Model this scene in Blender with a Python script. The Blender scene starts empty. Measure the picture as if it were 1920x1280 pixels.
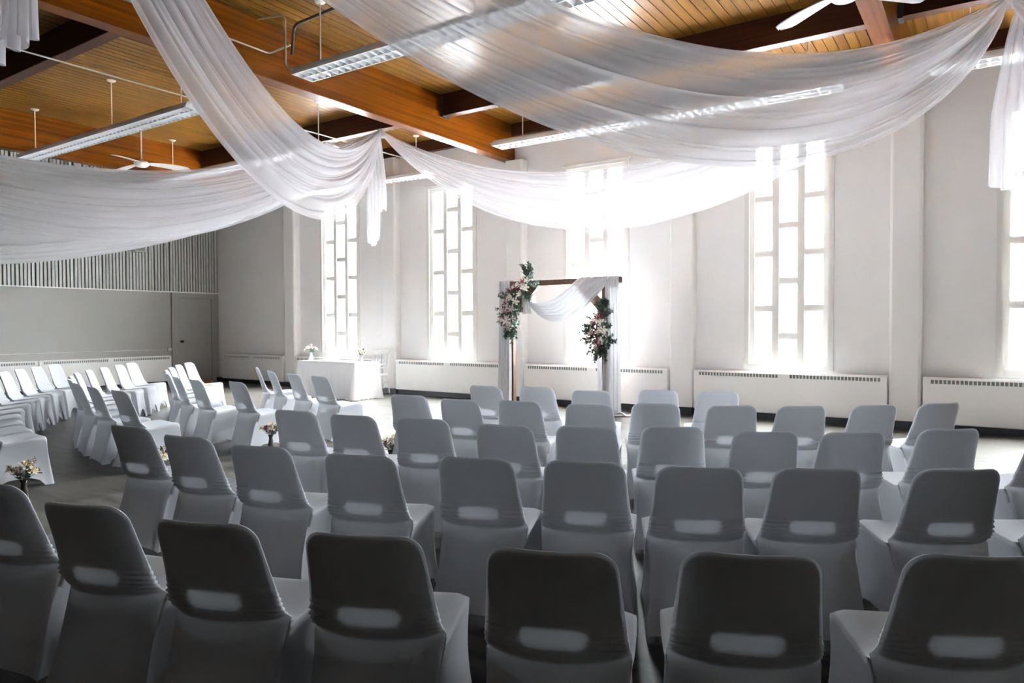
import bpy, bmesh, math, random
from math import sin, cos, pi, sqrt, exp, radians, atan2
from mathutils import Matrix, Vector
random.seed(7)
S = bpy.context.scene
COL = S.collection

# ------------------------------------------------------------------ camera
EYE = 1.38
cd = bpy.data.cameras.new('camera')
cd.sensor_width = 36.0
cd.lens = 1330.36 / 1920 * 36
cd.clip_start, cd.clip_end = 0.05, 300
cam = bpy.data.objects.new('camera', cd)
COL.objects.link(cam)
yaw, pitch, roll = radians(33.897), radians(-1.363), radians(-0.214)
fw = Vector((-sin(yaw) * cos(pitch), cos(yaw) * cos(pitch), sin(pitch)))
rt = Vector((cos(yaw), sin(yaw), 0))
up = rt.cross(fw)
r2 = rt * cos(roll) + up * sin(roll)
u2 = -rt * sin(roll) + up * cos(roll)
cam.matrix_world = Matrix(((r2.x, u2.x, -fw.x, 0), (r2.y, u2.y, -fw.y, 0), (r2.z, u2.z, -fw.z, EYE), (0, 0, 0, 1)))
S.camera = cam

# ------------------------------------------------------------------ sky, exposure
w = bpy.data.worlds.new('overcast_sky')
S.world = w
w.use_nodes = True
nt = w.node_tree
bg = nt.nodes['Background']
bg.inputs['Color'].default_value = (0.93, 0.965, 1.0, 1)
tc = nt.nodes.new('ShaderNodeTexCoord'); sx = nt.nodes.new('ShaderNodeSeparateXYZ')      # overcast sky: zenith three times the horizon
nt.links.new(tc.outputs['Generated'], sx.inputs[0])
mrw = nt.nodes.new('ShaderNodeMapRange'); mrw.inputs['From Min'].default_value = 0.0; mrw.inputs['From Max'].default_value = 1.0
SKY = 330.0
mrw.inputs['To Min'].default_value = SKY / 3; mrw.inputs['To Max'].default_value = SKY
nt.links.new(sx.outputs['Z'], mrw.inputs['Value']); nt.links.new(mrw.outputs[0], bg.inputs['Strength'])
S.view_settings.view_transform = 'Standard'
S.view_settings.look = 'None'
S.view_settings.exposure = 1.45
S.view_settings.gamma = 1.0
S.view_settings.use_curve_mapping = False
try:
    S.cycles.max_bounces = 14
    S.cycles.diffuse_bounces = 6
    S.cycles.transmission_bounces = 8
    S.cycles.transparent_max_bounces = 24
    S.cycles.sample_clamp_indirect = 14
    S.cycles.sample_clamp_direct = 3
except Exception:
    pass

WX0, WX1, WY0, WY1, CZ = -15.96, 8.0, -7.5, 10.63, 4.93      # room
WIN_X = [-11.6, -8.53, -5.46, -2.39, 0.68]
WIN_W, WIN_Z0, WIN_Z1 = 1.12, 0.775, 4.03
for i, x in enumerate(WIN_X):                                # sampling portals in the window openings
    l = bpy.data.lights.new('window_portal', 'AREA')
    l.shape = 'RECTANGLE'; l.size = WIN_W; l.size_y = WIN_Z1 - WIN_Z0
    l.cycles.is_portal = True
    o = bpy.data.objects.new('window_portal', l)
    o.location = (x, WY1 + 0.27, (WIN_Z0 + WIN_Z1) / 2)
    o.rotation_euler = (radians(-90), 0, 0)
    COL.objects.link(o)

# ------------------------------------------------------------------ materials
def mat(name, color=(.8, .8, .8), rough=.6, metal=0.0, spec=.5):
    m = bpy.data.materials.new(name)
    m.use_nodes = True
    b = m.node_tree.nodes['Principled BSDF']
    b.inputs['Base Color'].default_value = (*color, 1)
    b.inputs['Roughness'].default_value = rough
    b.inputs['Metallic'].default_value = metal
    b.inputs['Specular IOR Level'].default_value = spec
    return m

def nodes(m):
    return m.node_tree.nodes, m.node_tree.links, m.node_tree.nodes['Principled BSDF']

def noise_color(m, c1, c2, scale=(1, 1, 1), nscale=5, detail=4, coord='Object', bump=0.0, bscale=None, rnd=0.0):
    n, l, b = nodes(m)
    tc = n.new('ShaderNodeTexCoord')
    mp = n.new('ShaderNodeMapping'); mp.inputs['Scale'].default_value = scale
    l.new(tc.outputs[coord], mp.inputs['Vector'])
    nz = n.new('ShaderNodeTexNoise'); nz.inputs['Scale'].default_value = nscale; nz.inputs['Detail'].default_value = detail
    l.new(mp.outputs['Vector'], nz.inputs['Vector'])
    rp = n.new('ShaderNodeValToRGB')
    rp.color_ramp.elements[0].position = .3; rp.color_ramp.elements[0].color = (*c1, 1)
    rp.color_ramp.elements[1].position = .7; rp.color_ramp.elements[1].color = (*c2, 1)
    l.new(nz.outputs['Fac'], rp.inputs['Fac'])
    out = rp.outputs['Color']
    if rnd:
        oi = n.new('ShaderNodeObjectInfo')
        ad = n.new('ShaderNodeVectorMath'); ad.operation = 'ADD'
        sc = n.new('ShaderNodeVectorMath'); sc.operation = 'SCALE'; sc.inputs['Scale'].default_value = 37.0
        cb = n.new('ShaderNodeCombineXYZ')
        for k in 'XYZ': l.new(oi.outputs['Random'], cb.inputs[k])
        l.new(cb.outputs[0], sc.inputs[0]); l.new(sc.outputs[0], ad.inputs[1]); l.new(mp.outputs['Vector'], ad.inputs[0])
        l.new(ad.outputs[0], nz.inputs['Vector'])
        hs = n.new('ShaderNodeHueSaturation')
        mr = n.new('ShaderNodeMapRange'); mr.inputs['To Min'].default_value = 1 - rnd; mr.inputs['To Max'].default_value = 1 + rnd
        l.new(oi.outputs['Random'], mr.inputs['Value']); l.new(mr.outputs[0], hs.inputs['Value']); l.new(out, hs.inputs['Color'])
        out = hs.outputs['Color']
    l.new(out, b.inputs['Base Color'])
    if bump:
        bp = n.new('ShaderNodeBump'); bp.inputs['Strength'].default_value = bump; bp.inputs['Distance'].default_value = .01
        if bscale:
            nb = n.new('ShaderNodeTexNoise'); nb.inputs['Scale'].default_value = bscale; nb.inputs['Detail'].default_value = 2
            l.new(tc.outputs[coord], nb.inputs['Vector']); l.new(nb.outputs['Fac'], bp.inputs['Height'])
        else:
            l.new(nz.outputs['Fac'], bp.inputs['Height'])
        l.new(bp.outputs['Normal'], b.inputs['Normal'])
    return m

def cloth(name, color, trans=.4, alpha=0.0, bump=0.0):
    m = bpy.data.materials.new(name); m.use_nodes = True
    n, l = m.node_tree.nodes, m.node_tree.links
    n.remove(n['Principled BSDF'])
    d = n.new('ShaderNodeBsdfDiffuse'); t = n.new('ShaderNodeBsdfTranslucent'); x = n.new('ShaderNodeMixShader')
    d.inputs['Color'].default_value = (*color, 1); t.inputs['Color'].default_value = (*color, 1)
    x.inputs['Fac'].default_value = trans
    l.new(d.outputs[0], x.inputs[1]); l.new(t.outputs[0], x.inputs[2])
    out = x.outputs[0]
    if alpha:
        tr = n.new('ShaderNodeBsdfTransparent'); y = n.new('ShaderNodeMixShader'); y.inputs['Fac'].default_value = alpha
        l.new(out, y.inputs[1]); l.new(tr.outputs[0], y.inputs[2]); out = y.outputs[0]
    if bump:
        tc = n.new('ShaderNodeTexCoord'); nz = n.new('ShaderNodeTexNoise'); nz.inputs['Scale'].default_value = 400
        bp = n.new('ShaderNodeBump'); bp.inputs['Strength'].default_value = bump; bp.inputs['Distance'].default_value = .002
        l.new(tc.outputs['Object'], nz.inputs['Vector']); l.new(nz.outputs['Fac'], bp.inputs['Height'])
        l.new(bp.outputs[0], d.inputs['Normal'])
    l.new(out, n['Material Output'].inputs['Surface'])
    return m

M = {}
M['wall'] = noise_color(mat('painted_block', rough=.75), (.80, .79, .785), (.84, .83, .825), nscale=1.3, bump=.12, bscale=28)
# faint block courses under the paint
def courses(m):
    n, l, b = nodes(m)
    tc = n.new('ShaderNodeTexCoord'); mp = n.new('ShaderNodeMapping'); mp.inputs['Rotation'].default_value = (radians(90), 0, 0)
    br = n.new('ShaderNodeTexBrick')
    br.inputs['Scale'].default_value = 1; br.inputs['Brick Width'].default_value = .4; br.inputs['Row Height'].default_value = .1
    br.inputs['Mortar Size'].default_value = .004
    l.new(tc.outputs['Object'], mp.inputs['Vector']); l.new(mp.outputs[0], br.inputs['Vector'])
    bp = n.new('ShaderNodeBump'); bp.invert = True; bp.inputs['Strength'].default_value = .25; bp.inputs['Distance'].default_value = .004
    old = [k.from_socket for k in l if k.to_socket == b.inputs['Normal']]
    l.new(br.outputs['Fac'], bp.inputs['Height'])
    if old: l.new(old[0], bp.inputs['Normal'])
    l.new(bp.outputs[0], b.inputs['Normal'])
courses(M['wall'])
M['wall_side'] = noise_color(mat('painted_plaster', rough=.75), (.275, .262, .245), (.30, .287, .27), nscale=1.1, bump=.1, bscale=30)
M['rear'] = noise_color(mat('dark_panelling', rough=.7), (.11, .092, .078), (.14, .118, .10), scale=(6, 6, .4), nscale=3)
M['trim'] = mat('cream_enamel', (.72, .70, .67), .45)
M['pillar'] = noise_color(mat('painted_pillar', rough=.65), (.81, .795, .785), (.84, .825, .815), nscale=2, bump=.05, bscale=30)
M['heater'] = noise_color(mat('cream_steel', rough=.42), (.82, .805, .79), (.85, .835, .82), nscale=2.2)
M['grille'] = mat('shadowed_grey_grille', (.17, .18, .165), .6)
M['black'] = noise_color(mat('black_vinyl', rough=.5), (.012, .013, .016), (.02, .021, .024), nscale=6)
M['plank'] = noise_color(mat('knotty_pine', rough=.30, spec=.2), (.095, .036, .0045), (.18, .080, .013), scale=(9, .55, 9), nscale=2.4, detail=6, rnd=.16)
def knots(m):
    n, l, b = nodes(m)
    tc = n.new('ShaderNodeTexCoord'); oi = n.new('ShaderNodeObjectInfo'); mp = n.new('ShaderNodeMapping'); mp.inputs['Scale'].default_value = (9, 3.2, 1)
    cb = n.new('ShaderNodeCombineXYZ'); ml = n.new('ShaderNodeMath'); ml.operation = 'MULTIPLY'; ml.inputs[1].default_value = 91.0
    l.new(oi.outputs['Random'], ml.inputs[0]); l.new(ml.outputs[0], cb.inputs['Y']); l.new(cb.outputs[0], mp.inputs['Location'])
    l.new(tc.outputs['Object'], mp.inputs['Vector'])
    vo = n.new('ShaderNodeTexVoronoi'); vo.inputs['Scale'].default_value = 1.0; l.new(mp.outputs[0], vo.inputs['Vector'])
    rp = n.new('ShaderNodeValToRGB'); rp.color_ramp.elements[0].position = .06; rp.color_ramp.elements[1].position = .16
    rp.color_ramp.elements[0].color = (.28, .22, .18, 1); rp.color_ramp.elements[1].color = (1, 1, 1, 1)
    l.new(vo.outputs['Distance'], rp.inputs['Fac'])
    src = [k.from_socket for k in l if k.to_socket == b.inputs['Base Color']][0]
    mx = n.new('ShaderNodeMix'); mx.data_type = 'RGBA'; mx.blend_type = 'MULTIPLY'; mx.inputs['Factor'].default_value = 1
    l.new(src, mx.inputs['A']); l.new(rp.outputs['Color'], mx.inputs['B']); l.new(mx.outputs['Result'], b.inputs['Base Color'])
knots(M['plank'])
M['plank_back'] = mat('dark_gap', (.05, .028, .012), .8)
M['glulam'] = noise_color(mat('glulam', rough=.3, spec=.08), (.045, .0075, .0003), (.115, .033, .0012), scale=(30, .35, 22), nscale=1.1, detail=5)
M['purlin'] = noise_color(mat('dark_stained_purlin', rough=.45, spec=.15), (.03, .008, .004), (.055, .016, .007), scale=(.4, 20, 20), nscale=1.4, detail=5)
M['slat'] = noise_color(mat('weathered_white_slat', rough=.6), (.42, .42, .40), (.50, .495, .475), nscale=4, rnd=.08)
M['slat_back'] = mat('dark_felt', (.05, .045, .04), .9)
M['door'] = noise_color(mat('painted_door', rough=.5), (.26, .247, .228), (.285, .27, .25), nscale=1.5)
M['metal'] = mat('brushed_steel', (.5, .5, .5), .35, 1.0)
M['dark_metal'] = mat('dark_hanger', (.05, .045, .045), .5, .6)
M['white_metal'] = mat('white_enamel', (.80, .79, .77), .35)
M['louvre'] = mat('white_louvre', (.66, .67, .68), .4)
M['beige_metal'] = mat('beige_housing', (.74, .655, .59), .5)
M['cover'] = cloth('stretch_cover', (.54, .545, .572), .23, .05)
M['shell'] = mat('grey_polypropylene', (.15, .155, .16), .5)
M['drape'] = cloth('sheer_chiffon', (.75, .725, .74), .25, .48)
M['drape_dense'] = cloth('sheer_chiffon_doubled', (.56, .55, .57), .24, .24)
M['arch_cloth'] = cloth('arch_chiffon', (.56, .55, .565), .04, .02)
M['linen'] = cloth('white_linen', (.86, .85, .855), .12, 0)
M['white_wood'] = mat('white_lacquer', (.82, .82, .82), .4)
M['dark_wood'] = noise_color(mat('walnut_stain', rough=.55), (.055, .028, .016), (.115, .060, .032), scale=(14, 14, .8), nscale=2.5, detail=5)
M['orange_wood'] = noise_color(mat('orange_wood', rough=.5), (.62, .27, .05), (.72, .36, .09), scale=(2, 14, 14), nscale=2)
M['leaf'] = noise_color(mat('eucalyptus', rough=.55), (.035, .065, .045), (.10, .14, .10), nscale=7, rnd=.35)
M['rose_white'] = noise_color(mat('ivory_petal', rough=.6), (.78, .71, .62), (.85, .81, .76), nscale=20)
M['rose_blush'] = noise_color(mat('blush_petal', rough=.6), (.66, .45, .43), (.76, .60, .56), nscale=20)
M['rose_wine'] = noise_color(mat('burgundy_petal', rough=.55), (.10, .012, .022), (.20, .03, .045), nscale=20)
M['rose_pink'] = noise_color(mat('pink_petal', rough=.6), (.62, .12, .20), (.74, .25, .32), nscale=20)
M['dried'] = noise_color(mat('dried_sprig', rough=.8), (.30, .20, .13), (.46, .34, .24), nscale=12)
M['cream_flower'] = noise_color(mat('cream_petal', rough=.6), (.66, .55, .33), (.76, .68, .48), nscale=20)
M['amber_glass'] = mat('smoked_glass', (.03, .025, .022), .12)
M['clear_vase'] = mat('milk_glass', (.78, .80, .80), .12)
M['speaker'] = mat('grey_speaker', (.42, .41, .39), .6)
M['cable'] = mat('galvanised', (.50, .49, .46), .45, .3)
M['ground'] = noise_color(mat('snow', rough=.9), (.74, .75, .77), (.82, .83, .85), nscale=2)
M['siding'] = mat('white_siding', (.62, .62, .66), .6)

def glass():
    m = bpy.data.materials.new('window_glass'); m.use_nodes = True
    n, l = m.node_tree.nodes, m.node_tree.links
    n.remove(n['Principled BSDF'])
    t = n.new('ShaderNodeBsdfTransparent'); g = n.new('ShaderNodeBsdfGlossy'); g.inputs['Roughness'].default_value = .02
    t.inputs['Color'].default_value = (.93, .95, .95, 1)
    x = n.new('ShaderNodeMixShader'); x.inputs['Fac'].default_value = .06
    l.new(t.outputs[0], x.inputs[1]); l.new(g.outputs[0], x.inputs[2]); l.new(x.outputs[0], n['Material Output'].inputs['Surface'])
    return m
M['glass'] = glass()

def floor_mat():
    m = mat('vinyl_floor', rough=.3, spec=.12)
    n, l, b = nodes(m)
    tc = n.new('ShaderNodeTexCoord')
    br = n.new('ShaderNodeTexBrick'); br.inputs['Scale'].default_value = 1
    br.inputs['Brick Width'].default_value = .9; br.inputs['Row Height'].default_value = .3; br.inputs['Mortar Size'].default_value = .003
    br.inputs['Color1'].default_value = (.048, .043, .037, 1); br.inputs['Color2'].default_value = (.072, .064, .055, 1); br.inputs['Mortar'].default_value = (.07, .064, .06, 1)
    l.new(tc.outputs['Object'], br.inputs['Vector'])
    mp = n.new('ShaderNodeMapping'); mp.inputs['Scale'].default_value = (1.1, 4.5, 1)
    l.new(tc.outputs['Object'], mp.inputs['Vector'])
    nz = n.new('ShaderNodeTexNoise'); nz.inputs['Scale'].default_value = 2.2; nz.inputs['Detail'].default_value = 5
    l.new(mp.outputs[0], nz.inputs['Vector'])
    rp = n.new('ShaderNodeValToRGB'); rp.color_ramp.elements[0].position = .3; rp.color_ramp.elements[1].position = .72
    rp.color_ramp.elements[0].color = (.42, .41, .40, 1); rp.color_ramp.elements[1].color = (1.7, 1.7, 1.7, 1)
    l.new(nz.outputs['Fac'], rp.inputs['Fac'])
    mx = n.new('ShaderNodeMix'); mx.data_type = 'RGBA'; mx.blend_type = 'MULTIPLY'; mx.inputs['Factor'].default_value = 1
    l.new(br.outputs['Color'], mx.inputs['A']); l.new(rp.outputs['Color'], mx.inputs['B'])
    l.new(mx.outputs['Result'], b.inputs['Base Color'])
    mr = n.new('ShaderNodeMapRange'); mr.inputs['To Min'].default_value = .34; mr.inputs['To Max'].default_value = .5
    l.new(nz.outputs['Fac'], mr.inputs['Value']); l.new(mr.outputs[0], b.inputs['Roughness'])
    bp = n.new('ShaderNodeBump'); bp.invert = True; bp.inputs['Strength'].default_value = .15; bp.inputs['Distance'].default_value = .003
    l.new(br.outputs['Fac'], bp.inputs['Height']); l.new(bp.outputs[0], b.inputs['Normal'])
    return m
M['floor'] = floor_mat()

# ------------------------------------------------------------------ mesh builder
class MB:
    def __init__(s): s.v = []; s.f = []
    def add(s, vs, fs):
        o = len(s.v); s.v += [tuple(p) for p in vs]; s.f += [tuple(i + o for i in f) for f in fs]; return s
    def box(s, x0, y0, z0, x1, y1, z1):
        return s.add([(x0, y0, z0), (x1, y0, z0), (x1, y1, z0), (x0, y1, z0), (x0, y0, z1), (x1, y0, z1), (x1, y1, z1), (x0, y1, z1)],
                     [(0, 3, 2, 1), (4, 5, 6, 7), (0, 1, 5, 4), (1, 2, 6, 5), (2, 3, 7, 6), (3, 0, 4, 7)])
    def bar(s, a, b, wx, wz, side=None):      # rectangular bar from a to b
        a, b = Vector(a), Vector(b); d = (b - a).normalized()
        sd = Vector(side) if side else (d.cross(Vector((0, 0, 1))) if abs(d.z) < .95 else Vector((1, 0, 0)))
        sd = (sd - d * sd.dot(d)).normalized(); n = d.cross(sd)
        vs = [p + sd * i * wx / 2 + n * j * wz / 2 for p in (a, b) for i, j in ((-1, -1), (1, -1), (1, 1), (-1, 1))]
        return s.add(vs, [(0, 3, 2, 1), (4, 5, 6, 7), (0, 1, 5, 4), (1, 2, 6, 5), (2, 3, 7, 6), (3, 0, 4, 7)])
    def tube(s, pts, r, n=10, cap=True):
        pts = [Vector(p) for p in pts]; rs = r if isinstance(r, (list, tuple)) else [r] * len(pts)
        ring0 = None; base = len(s.v); up0 = None
        for i, p in enumerate(pts):
            d = (pts[min(i + 1, len(pts) - 1)] - pts[max(i - 1, 0)]).normalized()
            if up0 is None: up0 = Vector((0, 0, 1)) if abs(d.z) < .9 else Vector((1, 0, 0))
            a = (up0 - d * up0.dot(d)).normalized(); up0 = a; b = d.cross(a)
            s.v += [tuple(p + (a * cos(2 * pi * k / n) + b * sin(2 * pi * k / n)) * rs[i]) for k in range(n)]
        for i in range(len(pts) - 1):
            for k in range(n):
                q = base + i * n; s.f.append((q + k, q + (k + 1) % n, q + n + (k + 1) % n, q + n + k))
        if cap:
            s.f.append(tuple(base + k for k in reversed(range(n)))); e = base + (len(pts) - 1) * n; s.f.append(tuple(e + k for k in range(n)))
        return s
    def lathe(s, prof, n=20, c=(0, 0, 0)):
        base = len(s.v)
        for r, z in prof:
            s.v += [(c[0] + r * cos(2 * pi * k / n), c[1] + r * sin(2 * pi * k / n), c[2] + z) for k in range(n)]
        for i in range(len(prof) - 1):
            for k in range(n):
                q = base + i * n; s.f.append((q + k, q + (k + 1) % n, q + n + (k + 1) % n, q + n + k))
        s.f.append(tuple(base + k for k in reversed(range(n)))); e = base + (len(prof) - 1) * n; s.f.append(tuple(e + k for k in range(n)))
        return s
    def grid(s, P, close=False):
        nr, nc = len(P), len(P[0]); base = len(s.v)
        for row in P: s.v += [tuple(p) for p in row]
        for i in range(nr - 1):
            for j in range(nc if close else nc - 1):
                k = (j + 1) % nc; s.f.append((base + i * nc + j, base + i * nc + k, base + (i + 1) * nc + k, base + (i + 1) * nc + j))
        return s
    def prism(s, poly, a, b):                 # poly: 2-D (y,z) outline extruded along x from a to b
        n = len(poly); base = len(s.v)
        s.v += [(a, y, z) for y, z in poly] + [(b, y, z) for y, z in poly]
        for k in range(n): s.f.append((base + k, base + (k + 1) % n, base + n + (k + 1) % n, base + n + k))
        s.f.append(tuple(base + k for k in reversed(range(n)))); s.f.append(tuple(base + n + k for k in range(n)))
        return s
    def mesh(s, name, m, smooth=False, weld=0.0, bevel=0.0, fix=True):
        me = bpy.data.meshes.new(name); me.from_pydata(s.v, [], s.f)
        bm = bmesh.new(); bm.from_mesh(me)
        if weld: bmesh.ops.remove_doubles(bm, verts=bm.verts, dist=weld)
        if bevel: bmesh.ops.bevel(bm, geom=[e for e in bm.edges], offset=bevel, segments=2, affect='EDGES', clamp_overlap=True)
        if fix: bmesh.ops.recalc_face_normals(bm, faces=bm.faces)
        bm.to_mesh(me); bm.free()
        if m: me.materials.append(m)
        if smooth:
            for p in me.polygons: p.use_smooth = True
        return me

def put(name, me, parent=None, loc=None, rz=0.0):
    o = bpy.data.objects.new(name, me); COL.objects.link(o)
    if parent: o.parent = parent
    if loc is not None: o.location = loc
    if rz: o.rotation_euler = (0, 0, rz)
    return o
def build(mb, name, m, parent=None, loc=None, **k):
    me = mb.mesh(name, m, **k)
    if parent is not None and loc is None:     # world coordinates -> local to an unrotated parent
        me.transform(Matrix.Translation(-Vector(parent.location)))
    return put(name, me, parent, loc)
def tag(o, label=None, cat=None, group=None, kind=None):
    if label: o['label'] = label
    if cat: o['category'] = cat
    if group: o['group'] = group
    if kind: o['kind'] = kind
    return o
def thing(name, label, cat, loc=(0, 0, 0), rz=0.0, group=None, kind=None):
    o = bpy.data.objects.new(name, None); COL.objects.link(o)
    o.empty_display_size = .1; o.location = loc; o.rotation_euler = (0, 0, rz)
    bpy.context.view_layer.update()
    return tag(o, label, cat, group, kind)
def copy_tree(o, parent=None):
    c = o.copy(); COL.objects.link(c)
    if parent: c.parent = parent
    for ch in list(o.children): copy_tree(ch, c)
    return c
ORD = ['first', 'second', 'third', 'fourth', 'fifth', 'sixth', 'seventh', 'eighth', 'ninth', 'tenth', 'eleventh', 'twelfth']

# ================================================================== SETTING
fl = build(MB().box(WX0 - .2, WY0 - .2, -.1, WX1 + .2, WY1 + .2, 0), 'floor', M['floor']); tag(fl, 'grey brown mottled vinyl floor of the hall', 'floor', kind='structure')

# window wall with real openings
wb = MB(); T = .25
xs = [WX0 - .2]
for x in WIN_X: xs += [x - WIN_W / 2, x + WIN_W / 2]
xs.append(WX1 + .2)
for i in range(0, len(xs), 2): wb.box(xs[i], WY1, 0, xs[i + 1], WY1 + T, CZ + .15)
for x in WIN_X:
    wb.box(x - WIN_W / 2, WY1, 0, x + WIN_W / 2, WY1 + T, WIN_Z0); wb.box(x - WIN_W / 2, WY1, WIN_Z1, x + WIN_W / 2, WY1 + T, CZ + .15)
wall_back = tag(build(wb, 'wall_back', M['wall'], weld=.0005), 'off-white painted block wall with the tall windows', 'wall', kind='structure')
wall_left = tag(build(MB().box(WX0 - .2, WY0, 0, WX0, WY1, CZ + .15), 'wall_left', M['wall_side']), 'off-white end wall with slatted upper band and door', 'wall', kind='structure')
tag(build(MB().box(WX1, WY0, 0, WX1 + .2, WY1, CZ + .15), 'wall_right', M['wall_side']), 'plain off-white end wall outside the view', 'wall', kind='structure')
tag(build(MB().box(WX0 - .2, WY0 - .2, 0, WX1 + .2, WY0, CZ + .15), 'wall_rear', M['rear']), 'dark panelled wall behind the camera', 'wall', kind='structure')

# ceiling: backing slab + planks
ceil = tag(build(MB().box(WX0, WY0, CZ + .02, WX1, WY1, CZ + .15), 'ceiling', M['plank_back']), 'knotty pine plank ceiling', 'ceiling', kind='structure')
pm = MB()
pw = .1245
pm.box(-pw / 2 + .006, 0, 0, pw / 2 - .006, WY1 - WY0, .02); pm.box(-pw / 2 + .0008, 0, .012, pw / 2 - .0008, WY1 - WY0, .0195)
plank_me = pm.mesh('plank', M['plank'])
x = WX0 + pw / 2; k = 0
while x < WX1:
    put('plank', plank_me, ceil, (x, WY0, CZ)); x += pw
# main beams
for i, bx in enumerate((-13.42, -7.15, -.935, 5.28)):
    b = build(MB().box(bx - .1, WY0, 4.285, bx + .1, WY1 - .02, CZ - .001), 'ceiling_beam', M['glulam'], bevel=.006)
    tag(b, ['orange glulam beam over the far left bay', 'orange glulam beam above the left ceiling drape knot', 'brown glulam beam beside the right ceiling fan', 'glulam beam outside the view'][i], 'beam', kind='structure')
# purlins between the beams, with steel hangers
bays = [(WX0, -13.52), (-13.32, -7.25), (-7.05, -1.035), (-.835, 5.18), (5.38, WX1)]
for j, py in enumerate((8.62, 4.13, -.35, -4.83)):
    for i, (a, c) in enumerate(bays):
        t = thing('ceiling_purlin', None, None, ((a + c) / 2, py, 4.6), kind='structure')
        build(MB().box(a + .004, py - .075, 4.6, c - .004, py + .075, CZ - .001), 'purlin_board', M['purlin'], t, bevel=.004)
        for e, sgn in ((a, 1), (c, -1)):
            h = MB(); x0, x1 = sorted((e + sgn * .004, e + sgn * .055))
            h.box(x0, py - .083, 4.59, x1, py - .0755, CZ - .03); h.box(x0, py - .083, 4.584, x1, py + .083, 4.5995); h.box(x0, py + .0755, 4.59, x1, py + .083, CZ - .03)
            build(h, 'steel_hanger', M['dark_metal'], t)
        tag(t, f'dark stained cross beam, {ORD[j]} row from the windows, {ORD[i]} bay from the end wall', 'beam')
t = tag(build(MB().box(WX0, 10.5, 4.72, WX1, WY1 - .021, CZ - .001), 'trim_1', M['purlin']), 'dark timber wall plate under the ceiling', 'trim', kind='structure')

# pillars on the window wall
PIL = [-13.07, -10.02, -6.99, -3.92, -.90, 2.2, 5.28]
for i, px in enumerate(PIL):
    pr = [(px - .185, WY1), (px - .185, 10.50), (px - .175, 10.475), (px - .15, 10.46), (px + .15, 10.46), (px + .175, 10.475), (px + .185, 10.50), (px + .185, WY1)]
    mb = MB(); n = len(pr)
    zt = 4.28 if i in (2, 4, 6) else 4.715
    mb.add([(x, y, .11) for x, y in pr] + [(x, y, zt) for x, y in pr], [(k, (k + 1) % n, n + (k + 1) % n, n + k) for k in range(n)] + [tuple(reversed(range(n))), tuple(range(n, 2 * n))])
    tag(build(mb, f'trim_{i + 2}', M['pillar']), f'painted wall pillar, {ORD[i]} from the end wall', 'pillar', kind='structure')
# black baseboards
tag(build(MB().box(WX0, 10.52, 0, WX1, WY1, .105), 'baseboard_back', M['black']), 'black baseboard below the windows', 'baseboard', kind='structure')
mb = MB()
tag(build(MB().box(WX0, WY0, 0, WX0 + .03, 9.38, .1), 'baseboard_left', M['black']), 'black baseboard along the end wall', 'baseboard', kind='structure')
pb = MB()
for px in PIL: pb.box(px - .19, 10.455, 0, px + .19, 10.519, .108)
tag(build(pb, 'baseboard_pillars', M['black']), 'black plinth strips at the feet of the wall pillars', 'baseboard', kind='structure')

# windows
colw, mul = .259, .088
PZ0, PZ1 = .84, 3.945
def make_window(i, cx):
    y0, y1 = WY1 + .05, WY1 + .13
    t = thing(f'window_{i + 1}', f'tall white window of staggered panes, {ORD[i]} from the end wall', 'window', (cx, WY1, WIN_Z0), kind='structure')
    fr = MB(); hw = WIN_W / 2
    pl = (3 * colw + 2 * mul) / 2
    fr.box(cx - hw + .001, y0 - .02, WIN_Z0 + .001, cx - pl, y1, WIN_Z1 - .001); fr.box(cx + pl, y0 - .02, WIN_Z0 + .001, cx + hw - .001, y1, WIN_Z1 - .001)
    fr.box(cx - pl, y0 - .02, WIN_Z0 + .001, cx + pl, y1, PZ0); fr.box(cx - pl, y0 - .02, PZ1, cx + pl, y1, WIN_Z1 - .001)
    # raised casing round the opening, on the wall face
    for a in ((cx - hw - .05, WIN_Z0 - .05, cx - hw + .02, WIN_Z1 + .03), (cx + hw - .02, WIN_Z0 - .05, cx + hw + .05, WIN_Z1 + .03), (cx - hw + .02, WIN_Z0 - .05, cx + hw - .02, WIN_Z0 + .02), (cx - hw + .02, WIN_Z1 - .02, cx + hw - .02, WIN_Z1 + .03)):
        fr.box(a[0], WY1 - .018, a[1], a[2], WY1 - .0005, a[3])
    fr.box(cx - hw - .07, WY1 - .035, WIN_Z1 + .03, cx + hw + .07, WY1 - .0005, WIN_Z1 + .06)
    build(fr, 'window_frame', M['trim'], t)
    x0 = cx - pl
    cols = [(x0, x0 + colw), (x0 + colw + mul, x0 + 2 * colw + mul), (x0 + 2 * colw + 2 * mul, x0 + 3 * colw + 2 * mul)]
    for a in (cols[0][1], cols[1][1]):
        build(MB().box(a, y0 - .02, PZ0, a + mul, y1, PZ1), 'mullion', M['trim'], t)
    full = (PZ1 - PZ0 - 3 * .066) / 4
    for c, (a, b) in enumerate(cols):
        if c == 1:
            half = (PZ1 - PZ0 - 3 * full - 4 * .066) / 2
            hs = [half, full, full, full, half]
        else: hs = [full] * 4
        z = PZ0
        for q, h in enumerate(hs):
            # thin sash lip and pane
            lip = MB()
            lip.box(a, y0, z, a + .016, y1 - .01, z + h); lip.box(b - .016, y0, z, b, y1 - .01, z + h)
            lip.box(a + .016, y0, z, b - .016, y1 - .01, z + .016); lip.box(a + .016, y0, z + h - .016, b - .016, y1 - .01, z + h)
            sash = build(lip, 'sash', M['trim'], t)
            pane = build(MB().box(a + .014, y0 + .03, z + .014, b - .014, y0 + .036, z + h - .014), 'pane', M['glass'], t); pane.parent = sash
            z += h
            if q < len(hs) - 1:
                build(MB().box(a, y0 - .012, z, b, y1 - .005, z + .066), 'transom', M['trim'], t); z += .066
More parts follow.
